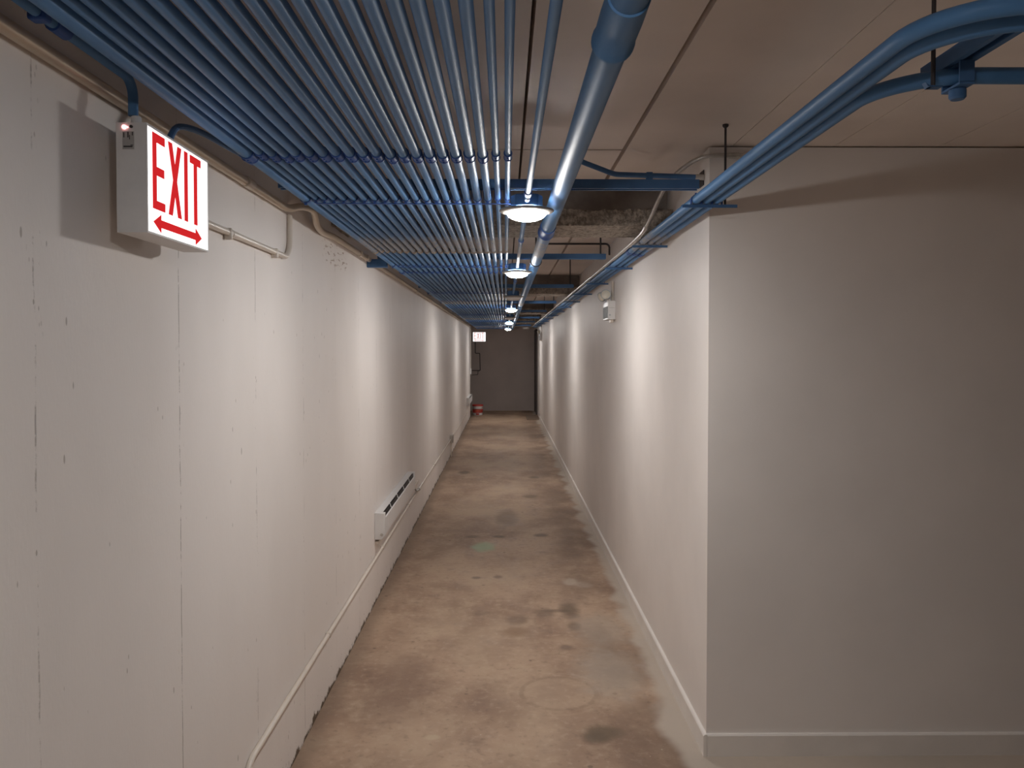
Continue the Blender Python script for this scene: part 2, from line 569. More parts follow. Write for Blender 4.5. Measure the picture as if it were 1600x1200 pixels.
# ------------------------------------------------------------------ blue conduit rack
RH = .51
spots = [(-.6675, .0168), (-.6335, .0098), (-.6055, .0103), (-.5735, .0112), (-.5405, .0124), (-.506, .0124), (-.471, .0124), (-.4365, .0124), (-.402, .0124), (-.3675, .0124), (-.333, .0124), (-.2985, .0124),
         (-.2645, .0124), (-.2300, .0124), (-.196, .0124), (-.162, .0124), (-.1278, .0124), (-.0928, .0124), (-.058, .0115), (-.0238, .0085), (.008, .0082)]
ordn = ['first', 'second', 'third', 'fourth', 'fifth', 'sixth', 'seventh', 'eighth', 'ninth', 'tenth', 'eleventh', 'twelfth', 'thirteenth', 'fourteenth', 'fifteenth', 'sixteenth', 'seventeenth', 'eighteenth', 'nineteenth', 'twentieth', 'last']
COUP = [2.1 + 3.07 * i for i in range(-1, 6)]
STRUTS = [2.68, 4.74, 6.95, 9.3, 11.45, 13.75, 15.85, 18.2]
Y0P, Y1P = -3.9, 19.6


def coupling_mb(r, L=.055):
    e = L / 2
    return MB().lathe([(r + .0004, -e), (r + .0032, -e + .001), (r + .0034, -e + .006), (r + .0016, -e + .0085), (r + .0016, e - .0085), (r + .0034, e - .006), (r + .0032, e - .001), (r + .0004, e)], axis='Y', n=18) \
        .tube([(0, -.012, -r - .0010), (0, -.012, -r - .0055)], .0028, 8).tube([(0, .012, -r - .0010), (0, .012, -r - .0055)], .0028, 8)


def crust_mb(r, seed):
    vs, fs = [], []
    n, prof = 16, [(r - .001, -.03), (r + .002, -.018), (r + .0045, -.004), (r + .0045, .006), (r + .002, .016), (r - .001, .02)]
    for i, (rr, t) in enumerate(prof):
        for q in range(n):
            a = 2 * PI * q / n
            d = noise.noise(Vector((math.cos(a) * 2 + seed, math.sin(a) * 2, i * .9))) * .0035
            e = noise.noise(Vector((math.cos(a) * 1.5, math.sin(a) * 1.5 + seed, 3))) * .012
            ra = min(rr + (d if 0 < i < 5 else 0), (r + .0046 if r > .012 and r < .013 else r + .0032))
            vs.append((math.sin(a) * ra, t + e, math.cos(a) * ra))
    for i in range(len(prof) - 1):
        for q in range(n):
            fs.append((i * n + q, i * n + (q + 1) % n, (i + 1) * n + (q + 1) % n, (i + 1) * n + q))
    return MB().add(vs, fs)


mesh_cache = {}


def inst(key, mbf, name, mat, parent, loc):
    """child sharing mesh data; loc is relative to the parent's origin"""
    if key not in mesh_cache:
        o = mbf().build(name, mat, None)
        mesh_cache[key] = o.data
    else:
        o = bpy.data.objects.new(name, mesh_cache[key])
        C.objects.link(o)
    o.parent = parent
    o.location = loc
    return o


for i, (x, r) in enumerate(spots):
    if i == 0:
        lab = 'thick blue conduit at the left edge of the ceiling rack, beside the off white wall'
    elif i == len(spots) - 1:
        lab = 'thin blue conduit at the right edge of the ceiling rack, beside the lights'
    elif i == len(spots) - 2:
        lab = 'thin blue conduit second from the right edge of the ceiling rack'
    elif i < 11:
        lab = '%s blue conduit counted from the left edge of the ceiling rack' % ordn[i]
    else:
        lab = '%s blue conduit counted from the lights across the ceiling rack' % ordn[len(spots) - 1 - i]
    t = thing('conduit', (x, 0, Zh(RH)), lab, 'pipe', 'blue conduits in the ceiling rack')
    # each pipe sags and wanders by a few millimetres
    pts = [(x + R.uniform(-.0006, .0006), Y0P + (Y1P - Y0P) * q / 24, Zh(RH) + R.uniform(-.0004, .0004)) for q in range(25)]
    MB().tube(pts, r, 16).build('tube', M['blue'], t)
    for yc in COUP:
        inst(('coup', r), lambda: coupling_mb(r), 'coupling', M['bluec'], t, (0, yc + R.uniform(-.012, .012), 0))
    for j, b in enumerate(BEAMS):
        v = R.randrange(3)
        inst(('crust', r, v), lambda: crust_mb(r, v * 5.1), 'overspray_crust', M['fire'], t, (0, b + .16 + R.uniform(-.012, .012), 0))

SB = RH + .028        # underside of the struts
place = ['nearest the camera', 'second from the camera', 'third from the camera', 'fourth from the camera', 'fifth from the camera', 'sixth from the camera', 'seventh from the camera', 'farthest down the corridor']


def clamp_mb(r, w=.018, top=.0275):
    a, b = r + .0016, r + .0034
    n = 14
    vs, fs = [], []
    prof = [(-a, top), *[(-a * math.cos(PI * q / n), -a * math.sin(PI * q / n)) for q in range(n + 1)], (a, top)]
    prof2 = [(-b, top), *[(-b * math.cos(PI * q / n), -b * math.sin(PI * q / n)) for q in range(n + 1)], (b, top)]
    m = len(prof)
    for y in (-w / 2, w / 2):
        for u, v in prof: vs.append((u, y, v))
        for u, v in prof2: vs.append((u, y, v))
    for i in range(m - 1):
        fs += [(i, i + 1, 2 * m + i + 1, 2 * m + i), (m + i + 1, m + i, 3 * m + i, 3 * m + i + 1), (i + 1, i, m + i, m + i + 1), (2 * m + i, 2 * m + i + 1, 3 * m + i + 1, 3 * m + i)]
    fs += [(0, m, 3 * m, 2 * m), (m - 1, 2 * m - 1, 4 * m - 1, 3 * m - 1)]
    mb = MB().add(vs, fs)
    mb.box(-.004, .004, -.005, .005, -b - .006, -b - .0005)
    return mb


def channel(x0, x1, y, z0, hgt=.03, wid=.041):
    mb = MB()
    mb.box(x0, x1, y - wid / 2, y + wid / 2, z0 + hgt - .003, z0 + hgt)
    mb.box(x0, x1, y - wid / 2, y - wid / 2 + .003, z0, z0 + hgt - .003)
    mb.box(x0, x1, y + wid / 2 - .003, y + wid / 2, z0, z0 + hgt - .003)
    mb.box(x0, x1, y - wid / 2 + .003, y - wid / 2 + .010, z0, z0 + .003)
    mb.box(x0, x1, y + wid / 2 - .010, y + wid / 2 - .003, z0, z0 + .003)
    return mb


for i, y in enumerate(STRUTS):
    xr = .650 if i == 0 else .600
    t = thing('support_strut', (0, y, Zh(SB)), 'blue cross strut carrying the ceiling conduits, ' + place[i], 'strut', 'blue struts under the ceiling')
    channel(-.755, xr, y, Zh(SB)).build('channel', M['bluep'], t, smooth=False)
    for x, r in spots:
        inst(('clamp', r), lambda: clamp_mb(r), 'pipe_clamp', M['bluec'], t, (x, 0, RH - SB))
    MB().box(-.632, .025, y - .004, y + .004, Zh(RH) - .0225, Zh(RH) - .0195).build('retaining_bar', M['bluec'], t, smooth=False)
    for xx in ((-.725,) if i == 0 else (-.725, .57)):
        MB().tube([(xx, y, Zh(SB) + .03), (xx, y, CEIL - .0005)], .005, 8).build('threaded_rod', M['rod'], t)
    if i == 1:
        MB().box(XL + .001, -.70, y - .022, y + .022, Zh(.487), Zh(.535)).build('wall_bracket', M['bluep'], t, bevel=.002)

# ------------------------------------------------------------------ big pipe, feeder conduit, lights
BX, BHh, BR = .1775, .505, .0290
t = thing('service_pipe', (BX, 0, Zh(BHh)), 'thick blue pipe running down the corridor to the right of the lights', 'pipe')
MB().tube([(BX, -3.9, Zh(BHh)), (BX, 3.2, Zh(BHh)), (BX, 8, Zh(BHh)), (BX, 19.4, Zh(BHh))], BR, 28).build('tube', M['blue'], t)
for yc in (1.24, 3.36):
    MB().lathe([(BR, -.10), (BR + .003, -.098), (BR + .0045, -.03), (BR + .0045, .062), (BR + .007, .066), (BR + .007, .076), (BR + .003, .08), (BR, .081)], o=(BX, yc, Zh(BHh)), axis='Y', n=28).build('coupling', M['bluec'] if yc > 3 else M['blue'], t)
for yc in (4.55, 9.0, 13.5, 17.0):
    t2 = thing('pipe_hanger', (BX, yc, Zh(BHh)), 'dark rod hanger looped around the thick blue pipe, ' + {4.55: 'nearest the camera', 9.0: 'second along the corridor', 13.5: 'third along the corridor', 17.0: 'farthest down the corridor'}[yc], 'hanger', 'rod hangers on the thick pipe')
    MB().lathe([(BR + .001, -.009), (BR + .005, -.009), (BR + .005, .009), (BR + .001, .009)], o=(BX, yc, Zh(BHh)), axis='Y', n=24, closed=True).build('ring', M['rod'], t2)
    MB().tube([(BX, yc, Zh(BHh) + BR + .005), (BX, yc, CEIL - .0005)], .005, 8).build('rod', M['rod'], t2)

LX, LH = .0712, .45
LIT = [2.62, 4.69, 9.04, 13.5, 17.6]
DEAD = [6.87, 11.3]
FH = .481
t = thing('lighting_conduit', (LX, 0, Zh(FH)), 'thin blue conduit feeding the row of ceiling lights', 'pipe')
MB().tube([(LX, .53, Zh(FH)), (LX, 2.56, Zh(FH))], .0092, 12).build('tube', M['blue'], t)
allf = sorted(LIT + DEAD)
for a, b in zip(allf, allf[1:]):
    MB().tube([(LX, a + .056, Zh(FH)), (LX, b - .056, Zh(FH))], .0092, 12).build('tube', M['blue'], t)
for yc in [1.0, 2.45] + [f + .9 for f in allf[:-1]]:
    MB().lathe([(.0094, -.02), (.0125, -.019), (.0125, .019), (.0094, .02)], o=(LX, yc, Zh(FH)), axis='Y', n=14).build('coupling', M['bluec'], t)

where = {2.62: 'nearest the camera, in front of the rough beam', 4.69: 'second lit one from the camera', 9.04: 'third lit one from the camera', 13.5: 'fourth lit one from the camera', 17.6: 'farthest lit one, before the dark end wall',
         6.87: 'between second and third lit ones', 11.3: 'between third and fourth lit ones'}


def ceiling_light(y, lit, label, lens=None):
    t = thing('ceiling_light', (LX, y, Zh(LH)), label, 'light', 'disc lights down the corridor')
    # octagonal box in the conduit
    MB().lathe([(.050, .0145), (.0525, .017), (.0525, .052), (.050, .0545)], o=(LX, y, Zh(LH)), n=8).build('junction_box', M['bluep'], t, smooth=False)
    # flat conical rim with an open middle for the lens
    MB().lathe([(.066, -.004), (.086, .001), (.0895, .0035), (.090, .006), (.088, .0085), (.055, .0140), (.050, .0140), (.050, .008), (.066, .004)], o=(LX, y, Zh(LH)), n=48, closed=True).build('rim', M['rim'], t, angle=50)
    prof = [(.0650 * math.cos(a), -.002 - .027 * math.sin(a)) for a in [q * PI / 2 / 7 for q in range(7)]] + [(.004, -.0289)]
    MB().lathe(prof, o=(LX, y, Zh(LH)), n=40).build('lens', lens or (M['lens'] if lit else M['dim']), t, angle=60)
    return t


for y in allf:
    lit = y in LIT
    ceiling_light(y, lit, ('bright round ceiling light on thin conduit, ' if lit else 'unlit round ceiling light on thin conduit, ') + where[y])
ceiling_light(.47, True, 'weaker round ceiling light above the camera', M['lens2'])
ceiling_light(-1.75, True, 'dim round ceiling light behind the camera', M['lens3'])

# ------------------------------------------------------------------ bundle of conduits along the right wall
def bend_path(x, ys, r, h, x_end=4.6, y_far=18.6):
    pts = [(x, y_far, Zh(h)), (x, 12, Zh(h)), (x, 6, Zh(h)), (x, ys, Zh(h))]
    for q in range(1, 13):
        a = q * PI / 2 / 12
        pts.append((x + r * (1 - math.cos(a)), ys - r * math.sin(a), Zh(h)))
    pts.append((x_end, ys - r, Zh(h)))
    return pts


WH = .526
BR3 = .0156
bundle = [(.672, 1.365, .155, 'innermost'), (.709, 1.43, .155, 'middle'), (.746, 1.695, .165, 'outermost')]
for x, ys, r, nm in bundle:
    t = thing('conduit', (x, 3, Zh(WH)), {'innermost': 'blue conduit on the corridor side of the three along the right wall', 'middle': 'middle blue conduit of the three along the right wall', 'outermost': 'blue conduit nearest the right wall, turning off first at the corner'}[nm], 'pipe', 'blue conduits along the right wall')
    MB().tube(bend_path(x, ys, r, WH), BR3, 18).build('tube', M['blue'], t)
    for yc in (3.6 + x, 6.7 + x, 9.7 + x, 12.8 + x):
        MB().lathe([(.0157, -.03), (.0182, -.029), (.0182, -.023), (.0168, -.02), (.0168, .02), (.0182, .023), (.0182, .029), (.0157, .03)], o=(x, yc, Zh(WH)), axis='Y', n=16).build('coupling', M['bluec'], t)

def clamp_flip(r, w=.022):
    a, b = r + .0010, r + .0027
    n = 14
    vs, fs = [], []
    base = -r - .0025
    prof = [(-a, base), *[(-a * math.cos(PI * q / n), a * math.sin(PI * q / n)) for q in range(n + 1)], (a, base)]
    prof2 = [(-b, base), *[(-b * math.cos(PI * q / n), b * math.sin(PI * q / n)) for q in range(n + 1)], (b, base)]
    m = len(prof)
    for y in (-w / 2, w / 2):
        for u, v in prof: vs.append((u, y, v))
        for u, v in prof2: vs.append((u, y, v))
    for i in range(m - 1):
        fs += [(i, i + 1, 2 * m + i + 1, 2 * m + i), (m + i + 1, m + i, 3 * m + i, 3 * m + i + 1), (i + 1, i, m + i, m + i + 1), (2 * m + i, 2 * m + i + 1, 3 * m + i + 1, 3 * m + i)]
    fs += [(0, m, 3 * m, 2 * m), (m - 1, 2 * m - 1, 4 * m - 1, 3 * m - 1)]
    mb = MB().add(vs, fs)
    mb.tube([(0, 0, b), (0, 0, b + .006)], .004, 6)
    return mb


BRK = [2.80, 3.89, 4.95, 6.1, 7.25, 8.4, 9.5, 10.6, 11.8, 13.0, 14.3, 15.6, 17.0]
bnames = ['at the wall corner', 'second from the corner', 'third from the corner', 'fourth from the corner', 'fifth from the corner', 'sixth from the corner', 'seventh from the corner', 'eighth from the corner', 'ninth from the corner', 'tenth from the corner', 'eleventh from the corner', 'twelfth from the corner', 'thirteenth from the corner, the farthest']
for i, y in enumerate(BRK):
    t = thing('wall_bracket', (.72, y, Zh(WH)), 'short blue bracket under the conduits along the right wall, ' + bnames[i], 'bracket', 'brackets along the right wall')
    z1 = Zh(WH) - BR3 - .0025
    x1 = .815 if i == 0 else XR - .001
    MB().box(.622, x1, y - .012, y + .012, z1 - .003, z1).box(.622, x1, y - .012, y - .0095, z1 - .011, z1 - .003).build('arm', M['bluep'], t, smooth=False)
    for x, *_ in bundle:
        inst(('bclamp',), lambda: clamp_flip(BR3), 'pipe_clamp', M['bluec'], t, (x - .72, 0, 0))
    if i == 0:
        MB().tube([(.775, y - .0, z1), (.775, y, CEIL - .0005)], .0042, 8).build('threaded_rod', M['rod'], t)
        MB().lathe([(.007, -.010), (.011, -.005), (.011, 0)], o=(.775, y, CEIL - .0005), n=12).build('anchor', M['rod'], t)

# strut under the bundle where it turns to the right
t = thing('corner_strut', (.87, 1.35, Zh(.56)), 'blue strut above the conduits that turn right at the corner', 'strut')
MB().box(.850, .890, 1.00, 1.63, Zh(.571), Zh(.575)).box(.850, .854, 1.00, 1.63, Zh(.545), Zh(.571)).box(.886, .890, 1.00, 1.63, Zh(.545), Zh(.571)) \
    .box(.854, .862, 1.00, 1.63, Zh(.545), Zh(.548)).box(.878, .886, 1.00, 1.63, Zh(.545), Zh(.548)).build('channel', M['bluep'], t, smooth=False)
MB().tube([(.87, 1.08, Zh(.576)), (.87, 1.08, CEIL - .0005)], .0055, 8).build('threaded_rod', M['rod'], t)
MB().box(.856, .884, 1.558, 1.562, Zh(.505), Zh(.544)).box(.856, .884, 1.498, 1.502, Zh(.505), Zh(.544)).box(.856, .884, 1.498, 1.562, Zh(.500), Zh(.504)).build('pipe_clamp', M['bluep'], t, smooth=False)
MB().lathe([(.012, 0), (.0155, .004), (.0155, .018), (.014, .0195)], o=(.87, 1.53, Zh(.480)), n=14).build('rod_nut', M['bluep'], t)
t = thing('ceiling_rod', (.808, 1.50, Zh(.49)), 'dark threaded rod hanging from ceiling behind the turning conduits', 'rod')
MB().tube([(.808, 1.503, Zh(.495)), (.808, 1.503, CEIL - .0005)], .0042, 8).build('threaded_rod', M['rod'], t)
MB().box(.796, .822, 1.494, 1.512, Zh(.493), Zh(.496)).prism([(.796, Zh(.493)), (.803, Zh(.493)), (.790, Zh(.503))], 1.496, 1.510).build('washer', M['bluep'], t, bevel=.0006)

# grey conduit that comes round the corner near the ceiling and joins the bundle
GX = .6355
gp = [(.96, 3.078, Zh(.757)), (.93, 3.077, Zh(.752)), (.88, 3.074, Zh(.748)), (.81, 3.062, Zh(.746)), (.745, 3.09, Zh(.737)), (.70, 3.2, Zh(.715)), (.680, 3.35, Zh(.69)), (.668, 3.46, Zh(.650)), (.658, 3.56, Zh(.60)), (.646, 3.66, Zh(.555)), (.637, 3.85, Zh(.535)), (GX, 4.3, Zh(.531))]
def smooth_path(P, n=5):
    P = [Vector(p) for p in P]
    out = []
    for i in range(len(P) - 1):
        p0, p1, p2, p3 = P[max(i - 1, 0)], P[i], P[i + 1], P[min(i + 2, len(P) - 1)]
        for q in range(n):
            u = q / n
            out.append(.5 * ((2 * p1) + (-p0 + p2) * u + (2 * p0 - 5 * p1 + 4 * p2 - p3) * u * u + (-p0 + 3 * p1 - 3 * p2 + p3) * u ** 3))
    out.append(P[-1])
    return out
gpath = smooth_path(gp) + [Vector((GX, 8, Zh(.531))), Vector((GX, 14, Zh(.531))), Vector((GX, 18.4, Zh(.531))), Vector((.58, 18.8, Zh(.531)))]
t = thing('grey_conduit', (GX, 5, Zh(.545)), 'thin grey metal conduit curling from the ceiling corner onto the blue conduits', 'pipe')
MB().tube(gpath, .0088, 12).build('tube', M['galv'], t)
for q in (8, 44):
    a = gpath[q if q < len(gpath) else -3]
    b = gpath[min(q + 1, len(gpath) - 2)]
    if (b - a).length > .001:
        MB().tube([a, a + (b - a).normalized() * .04], .0115, 12).build('coupling', M['galv'], t)

# blue conduit crossing to the right wall above the first strut
t = thing('cross_conduit', (.55, 3.16, Zh(.69)), 'blue conduit crossing under the ceiling and ending at the right wall corner', 'pipe')
MB().tube(fillet([(.245, 3.16, Zh(.7885)), (.30, 3.16, Zh(.745)), (.435, 3.16, Zh(.694)), (.755, 3.16, Zh(.684))], .12), .0105, 12).build('tube', M['bluep'], t)
MB().tube([(.755, 3.16, Zh(.684)), (.790, 3.16, Zh(.683))], .0115, 12).build('bare_end', M['galv'], t)
MB().box(.56, .585, 3.15, 3.17, Zh(.668), Zh(.702)).build('strap', M['bluep'], t, bevel=.002)
o = MB().box(XR - .004, XR - .0006, 3.17, 3.235, Zh(.655), Zh(.715)).build('pipe_hole', M['rod'], smooth=False)
tag(o, 'dark ragged hole in the right wall where the blue conduit enters', 'hole')

# thin dark conduit on the ceiling beyond the first beam
t = thing('ceiling_conduit', (.6, 5.9, Zh(.775)), 'thin dark conduit along the ceiling behind the nearest beam, bent down at one end', 'pipe')
MB().tube(fillet([(.30, 5.9, Zh(.782)), (.775, 5.9, Zh(.782)), (.775, 5.9, Zh(.70))], .03), .007, 8).build('tube', M['rod'], t)

# ------------------------------------------------------------------ conduits on the left wall
t = thing('wall_conduit', (-.803, 1, Zh(.525)), 'beige painted conduit high on the left wall, kinked around the first strut', 'pipe')
cp = smooth_path([(-.8035, -3.8, Zh(.52)), (-.8035, 0, Zh(.52)), (-.8035, 2.0, Zh(.52)), (-.8035, 2.75, Zh(.52)), (-.800, 2.95, Zh(.522)), (-.778, 3.05, Zh(.545)), (-.762, 3.18, Zh(.552)), (-.782, 3.32, Zh(.52)), (-.800, 3.5, Zh(.515)), (-.8035, 3.75, Zh(.527)), (-.8035, 4.1, Zh(.53))]) + [Vector((-.8035, 8, Zh(.53))), Vector((-.8035, 14, Zh(.53))), Vector((-.8035, 18.6, Zh(.53)))]
MB().tube(cp, .0140, 14).build('tube', M['beigem'], t)
for yc in (2.50, 4.42, 7.2, 10.0, 13.0, 16.0):
    hh = .52 if yc < 3 else .53
    MB().lathe([(.0142, -.03), (.0172, -.029), (.0172, .029), (.0142, .03)], o=(-.8015, yc, Zh(hh)), axis='Y', n=14).build('coupling', M['beige'], t)
for yc in (1.2, 4.62, 8.6, 12.0):
    hh = .52 if yc < 3 else .53
    MB().box(XL + .0005, XL + .0335, yc - .009, yc + .009, Zh(hh) - .0165, Zh(hh) + .0165).build('strap', M['beige'], t, bevel=.006)
# sign branch conduit, horizontal then up
t = thing('branch_conduit', (-.806, 2.5, Zh(.342)), 'thin beige conduit behind the exit sign, running along then up the left wall', 'pipe')
MB().tube(fillet([(-.8075, 1.90, Zh(.342)), (-.8075, 3.0, Zh(.342)), (-.8075, 3.0, Zh(.505))], .075, 8), .0098, 12).build('tube', M['beige'], t)
MB().lathe([(.010, -.024), (.0112, -.023), (.0112, .023), (.010, .024)], o=(-.8075, 2.38, Zh(.342)), axis='Y', n=14).build('coupling', M['beige'], t)
for yc in (2.33, 2.8):
    MB().box(XL + .0005, XL + .024, yc - .007, yc + .007, Zh(.342) - .022, Zh(.342) + .012).build('strap', M['beige'], t, bevel=.004)
# low conduit along the foot of the wall
t = thing('floor_conduit', (-.807, 4, .297), 'thin beige conduit low along the left wall below the heater', 'pipe')
MB().tube(fillet([(-.8075, 2.44, .0005), (-.8075, 2.44, .297), (-.8075, 7.2, .297), (-.8075, 11.75, .262)], .09, 8), .0102, 12).build('tube', M['beige'], t)
MB().tube(fillet([(-.8075, 11.88, .262), (-.8075, 16.8, .25)], .05), .0098, 10).build('tube', M['beige'], t)
for yc in (3.6, 5.2, 6.6, 9.0):
    MB().box(XL + .0005, XL + .0245, yc - .008, yc + .008, .297 - .0115 - (.009 if yc > 8 else 0), .297 + .0125 - (.009 if yc > 8 else 0)).build('strap', M['beige'], t, bevel=.004)
# second surface raceway right under the heater, ending in a connector
t = thing('raceway', (-.805, 6, .385), 'narrow beige raceway strip directly under the near wall heater', 'raceway')
MB().box(XL + .0005, XL + .022, 4.98, 7.35, .370, .390).build('strip', M['beige'], t, bevel=.002)
MB().tube(fillet([(-.800, 7.02, .372), (-.790, 7.05, .34), (-.790, 7.25, .318)], .02), .007, 8).build('whip', M['galv'], t)
MB().tube([(-.790, 7.25, .318), (-.790, 7.31, .312)], .014, 8).build('connector', M['galv'], t)
# junction box
t = thing('outlet_box', (-.80, 11.8, .262), 'small grey metal box on the low conduit of the left wall', 'box')
MB().box(XL + .0005, XL + .045, 11.76, 11.87, .215, .325).build('box', M['galv'], t, bevel=.004)
MB().box(XL + .045, XL + .048, 11.755, 11.875, .21, .33).build('cover', M['galv'], t, bevel=.001)
MB().tube([(XL + .018, 11.815, .215), (XL + .018, 11.815, .0005)], .008, 8).build('stub_pipe', M['beige'], t)


# ------------------------------------------------------------------ heaters on the left wall
def heater(y0, y1, z0, label):
    H, D = .168, .063
    t = thing('wall_heater', (XL, y0, z0), label, 'heater', 'baseboard heaters on the left wall')
    a = XL + .0008
    cap = [(a, z0), (a + .046, z0), (a + D, z0 + .020), (a + D, z0 + .128), (a + .0635, z0 + H), (a, z0 + H)]
    cap = [(a, z0), (a + .044, z0), (a + D, z0 + .022), (a + D, z0 + H - .002), (a, z0 + H)]
    MB().prism(cap, y0, y0 + .045).build('end_cap', M['whitem'], t, bevel=.002)
    MB().prism(cap, y1 - .045, y1).build('end_cap', M['whitem'], t, bevel=.002)
    MB().prism([(a, z0 + H - .001), (a + .047, z0 + H - .001), (a + .046, z0 + H - .004), (a + .002, z0 + H - .004), (a + .002, z0), (a, z0)], y0 + .045, y1 - .045).build('back_cover', M['whitem'], t, smooth=False)
    MB().prism([(a + .040, z0), (a + .044, z0), (a + D - .001, z0 + .022), (a + D - .001, z0 + H - .040), (a + D - .007, z0 + H - .034), (a + D - .007, z0 + H - .036), (a + D - .004, z0 + H - .042), (a + D - .004, z0 + .023)], y0 + .045, y1 - .045).build('front_panel', M['whitem'], t, smooth=False)
    MB().box(a + .004, a + .0515, y0 + .046, y1 - .046, z0 + .02, z0 + H - .012).build('louvre', M['black'], t, smooth=False)
    n = 4
    for q in range(n):
        yy = y0 + (y1 - y0) * (q + 1) / (n + 1)
        MB().prism([(a + .044, z0 + H - .002), (a + .048, z0 + H - .003), (a + D - .003, z0 + H - .036), (a + D - .007, z0 + H - .036)], yy - .008, yy + .008).build('clip', M['whitem'], t, smooth=False)
    MB().lathe([(.009, 0), (.010, .001), (.010, .003), (.008, .004)], o=(a + .045, y0 - .004, z0 + .032), axis='Y', n=14).build('screw', M['galv'], t)
    return t


heater(4.96, 6.66, .406, 'long white baseboard heater near the camera, low on the left wall')
heater(16.9, 18.35, .40, 'far white baseboard heater at the end of the left wall')

# ------------------------------------------------------------------ exit signs
def exit_sign(name, o, ux, nx, label, L=.33, H=.219, D=.061, near=True):
    """o: lower corner at the E side of the lit face; ux: direction the word runs; nx: outward normal"""
    ux, nx, uz = Vector(ux), Vector(nx), Vector((0, 0, 1))
    O = Vector(o)
    t = thing(name, O, label, 'exit sign', 'lit exit signs')

    def W(u, v, d):
        return O + ux * u + uz * v + nx * d

    def slab(u0, u1, v0, v1, d0, d1, mb=None):
        mb = mb or MB()
        vs = [W(u, v, d) for u in (u0, u1) for v in (v0, v1) for d in (d0, d1)]
        return mb.add(vs, [(0, 1, 3, 2), (4, 6, 7, 5), (0, 4, 5, 1), (2, 3, 7, 6), (0, 2, 6, 4), (1, 5, 7, 3)])

    def poly(pts, d0, d1, mb=None):
        mb = mb or MB()
        n = len(pts)
        vs = [W(u, v, d) for d in (d0, d1) for u, v in pts]
        return mb.add(vs, [tuple(range(n)), tuple(range(2 * n - 1, n - 1, -1))] + [(k, n + k, n + (k + 1) % n, (k + 1) % n) for k in range(n)])
    # housing: open tray round the panel
    hb = slab(0, L, 0, H, -D, -.008)
    for a in ((0, .004, 0, H), (L - .004, L, 0, H), (.004, L - .004, 0, .004), (.004, L - .004, H - .004, H)):
        slab(*a, -.008, 0, hb)
    hb.build('housing', M['signbox'], t, smooth=False)
    slab(.0045, L - .0045, .0045, H - .0045, -.0078, -.0015).build('panel', (M['panel'] if near else M['panel2']), t, smooth=False)
    d0, d1 = -.0014, -.0004
    T, B = .955 * H, .245 * H
    hh = T - B
    sv, su = .115 * hh, .018
    # E
    x0, x1 = .085 * L, .262 * L
    poly([(x0, B), (x1, B), (x1, B + sv), (x0 + su, B + sv), (x0 + su, B + hh * .45), (x1 - .004, B + hh * .45), (x1 - .004, B + hh * .45 + sv), (x0 + su, B + hh * .45 + sv), (x0 + su, T - sv), (x1, T - sv), (x1, T), (x0, T)], d0, d1).build('letter', (M['letter'] if near else M['letter2']), t, smooth=False)
    # X
    x0, x1 = .314 * L, .522 * L
    w = .020
    m = (x0 + x1) / 2
    vm = (T + B) / 2
    k_ = (x1 - x0 - w) / hh          # slope of the strokes
    e = w / k_ / 2
    poly([(x0, B), (x0 + w, B), (m, vm - e), (x1 - w, B), (x1, B), (m + w / 2, vm), (x1, T), (x1 - w, T), (m, vm + e), (x0 + w, T), (x0, T), (m - w / 2, vm)], d0, d1).build('letter', (M['letter'] if near else M['letter2']), t, smooth=False)
    # I
    slab(.570 * L, .626 * L, B, T, d0, d1).build('letter', (M['letter'] if near else M['letter2']), t, smooth=False)
    # T
    x0, x1 = .668 * L, .86 * L
    m = (x0 + x1) / 2
    poly([(m - .0095, B), (m + .0095, B), (m + .0095, T - sv), (x1, T - sv), (x1, T), (x0, T), (x0, T - sv), (m - .0095, T - sv)], d0, d1).build('letter', (M['letter'] if near else M['letter2']), t, smooth=False)
    # double arrow
    x0, x1, c, s, hd, hl = .09 * L, .87 * L, .122 * H, .037 * H, .086 * H, .11 * L
    poly([(x0, c), (x0 + hl, c - hd), (x0 + hl, c - s), (x1 - hl, c - s), (x1 - hl, c - hd), (x1, c), (x1 - hl, c + hd), (x1 - hl, c + s), (x0 + hl, c + s), (x0 + hl, c + hd)], d0, d1).build('arrow', (M['letter'] if near else M['letter2']), t, smooth=False)
    if near:
        # end face towards the camera: indicator, test button, sticker
        y = O.y
        xa = O.x - D
        MB().box(xa + .013, xa + .036, y - .0006, y - .0001, Zh(.4005), Zh(.436)).build('sticker', M['sticker'], t, smooth=False)
        pr = MB()
        for (a, b, c0, c1) in ((.015, .017, .424, .434), (.023, .0255, .424, .435), (.0265, .028, .420, .429), (.032, .034, .428, .435), (.015, .033, .4045, .4075), (.029, .034, .408, .4095)):
            pr.box(xa + a, xa + b, y - .001, y - .0006, Zh(c0), Zh(c1))
        pr.build('sticker_print', M['ink'], t, smooth=False)
        MB().lathe([(.0046, -.003), (.0046, 0)], o=(xa + .017, y, Zh(.4445)), axis='Y', n=14).build('indicator', M['led'], t)
        MB().lathe([(.0016, -.002), (.0016, 0)], o=(xa + .0235, y, Zh(.4445)), axis='Y', n=8).build('indicator', M['led'], t)
        MB().lathe([(.0030, -.003), (.0030, 0)], o=(xa + .031, y, Zh(.4455)), axis='Y', n=12).build('test_button', M['ink'], t)
        MB().lathe([(.008, .0005), (.010, .003), (.010, .018), (.008, .020)], o=(xa + .027, y + .03, Zh(.454) + .0005), n=12).build('conduit_collar', M['signbox'], t)
    return t


SY = 1.605
exit_sign('exit_sign', (-.717, SY, Zh(.235)), (0, 1, 0), (1, 0, 0), 'large lit EXIT sign with double arrow, near the camera on the left wall')
exit_sign('exit_sign', (-.835, 20.64, Zh(.205)), (1, 0, 0), (0, -1, 0), 'small distant lit EXIT sign on the dark end wall', L=.335, H=.245, D=.055, near=False)

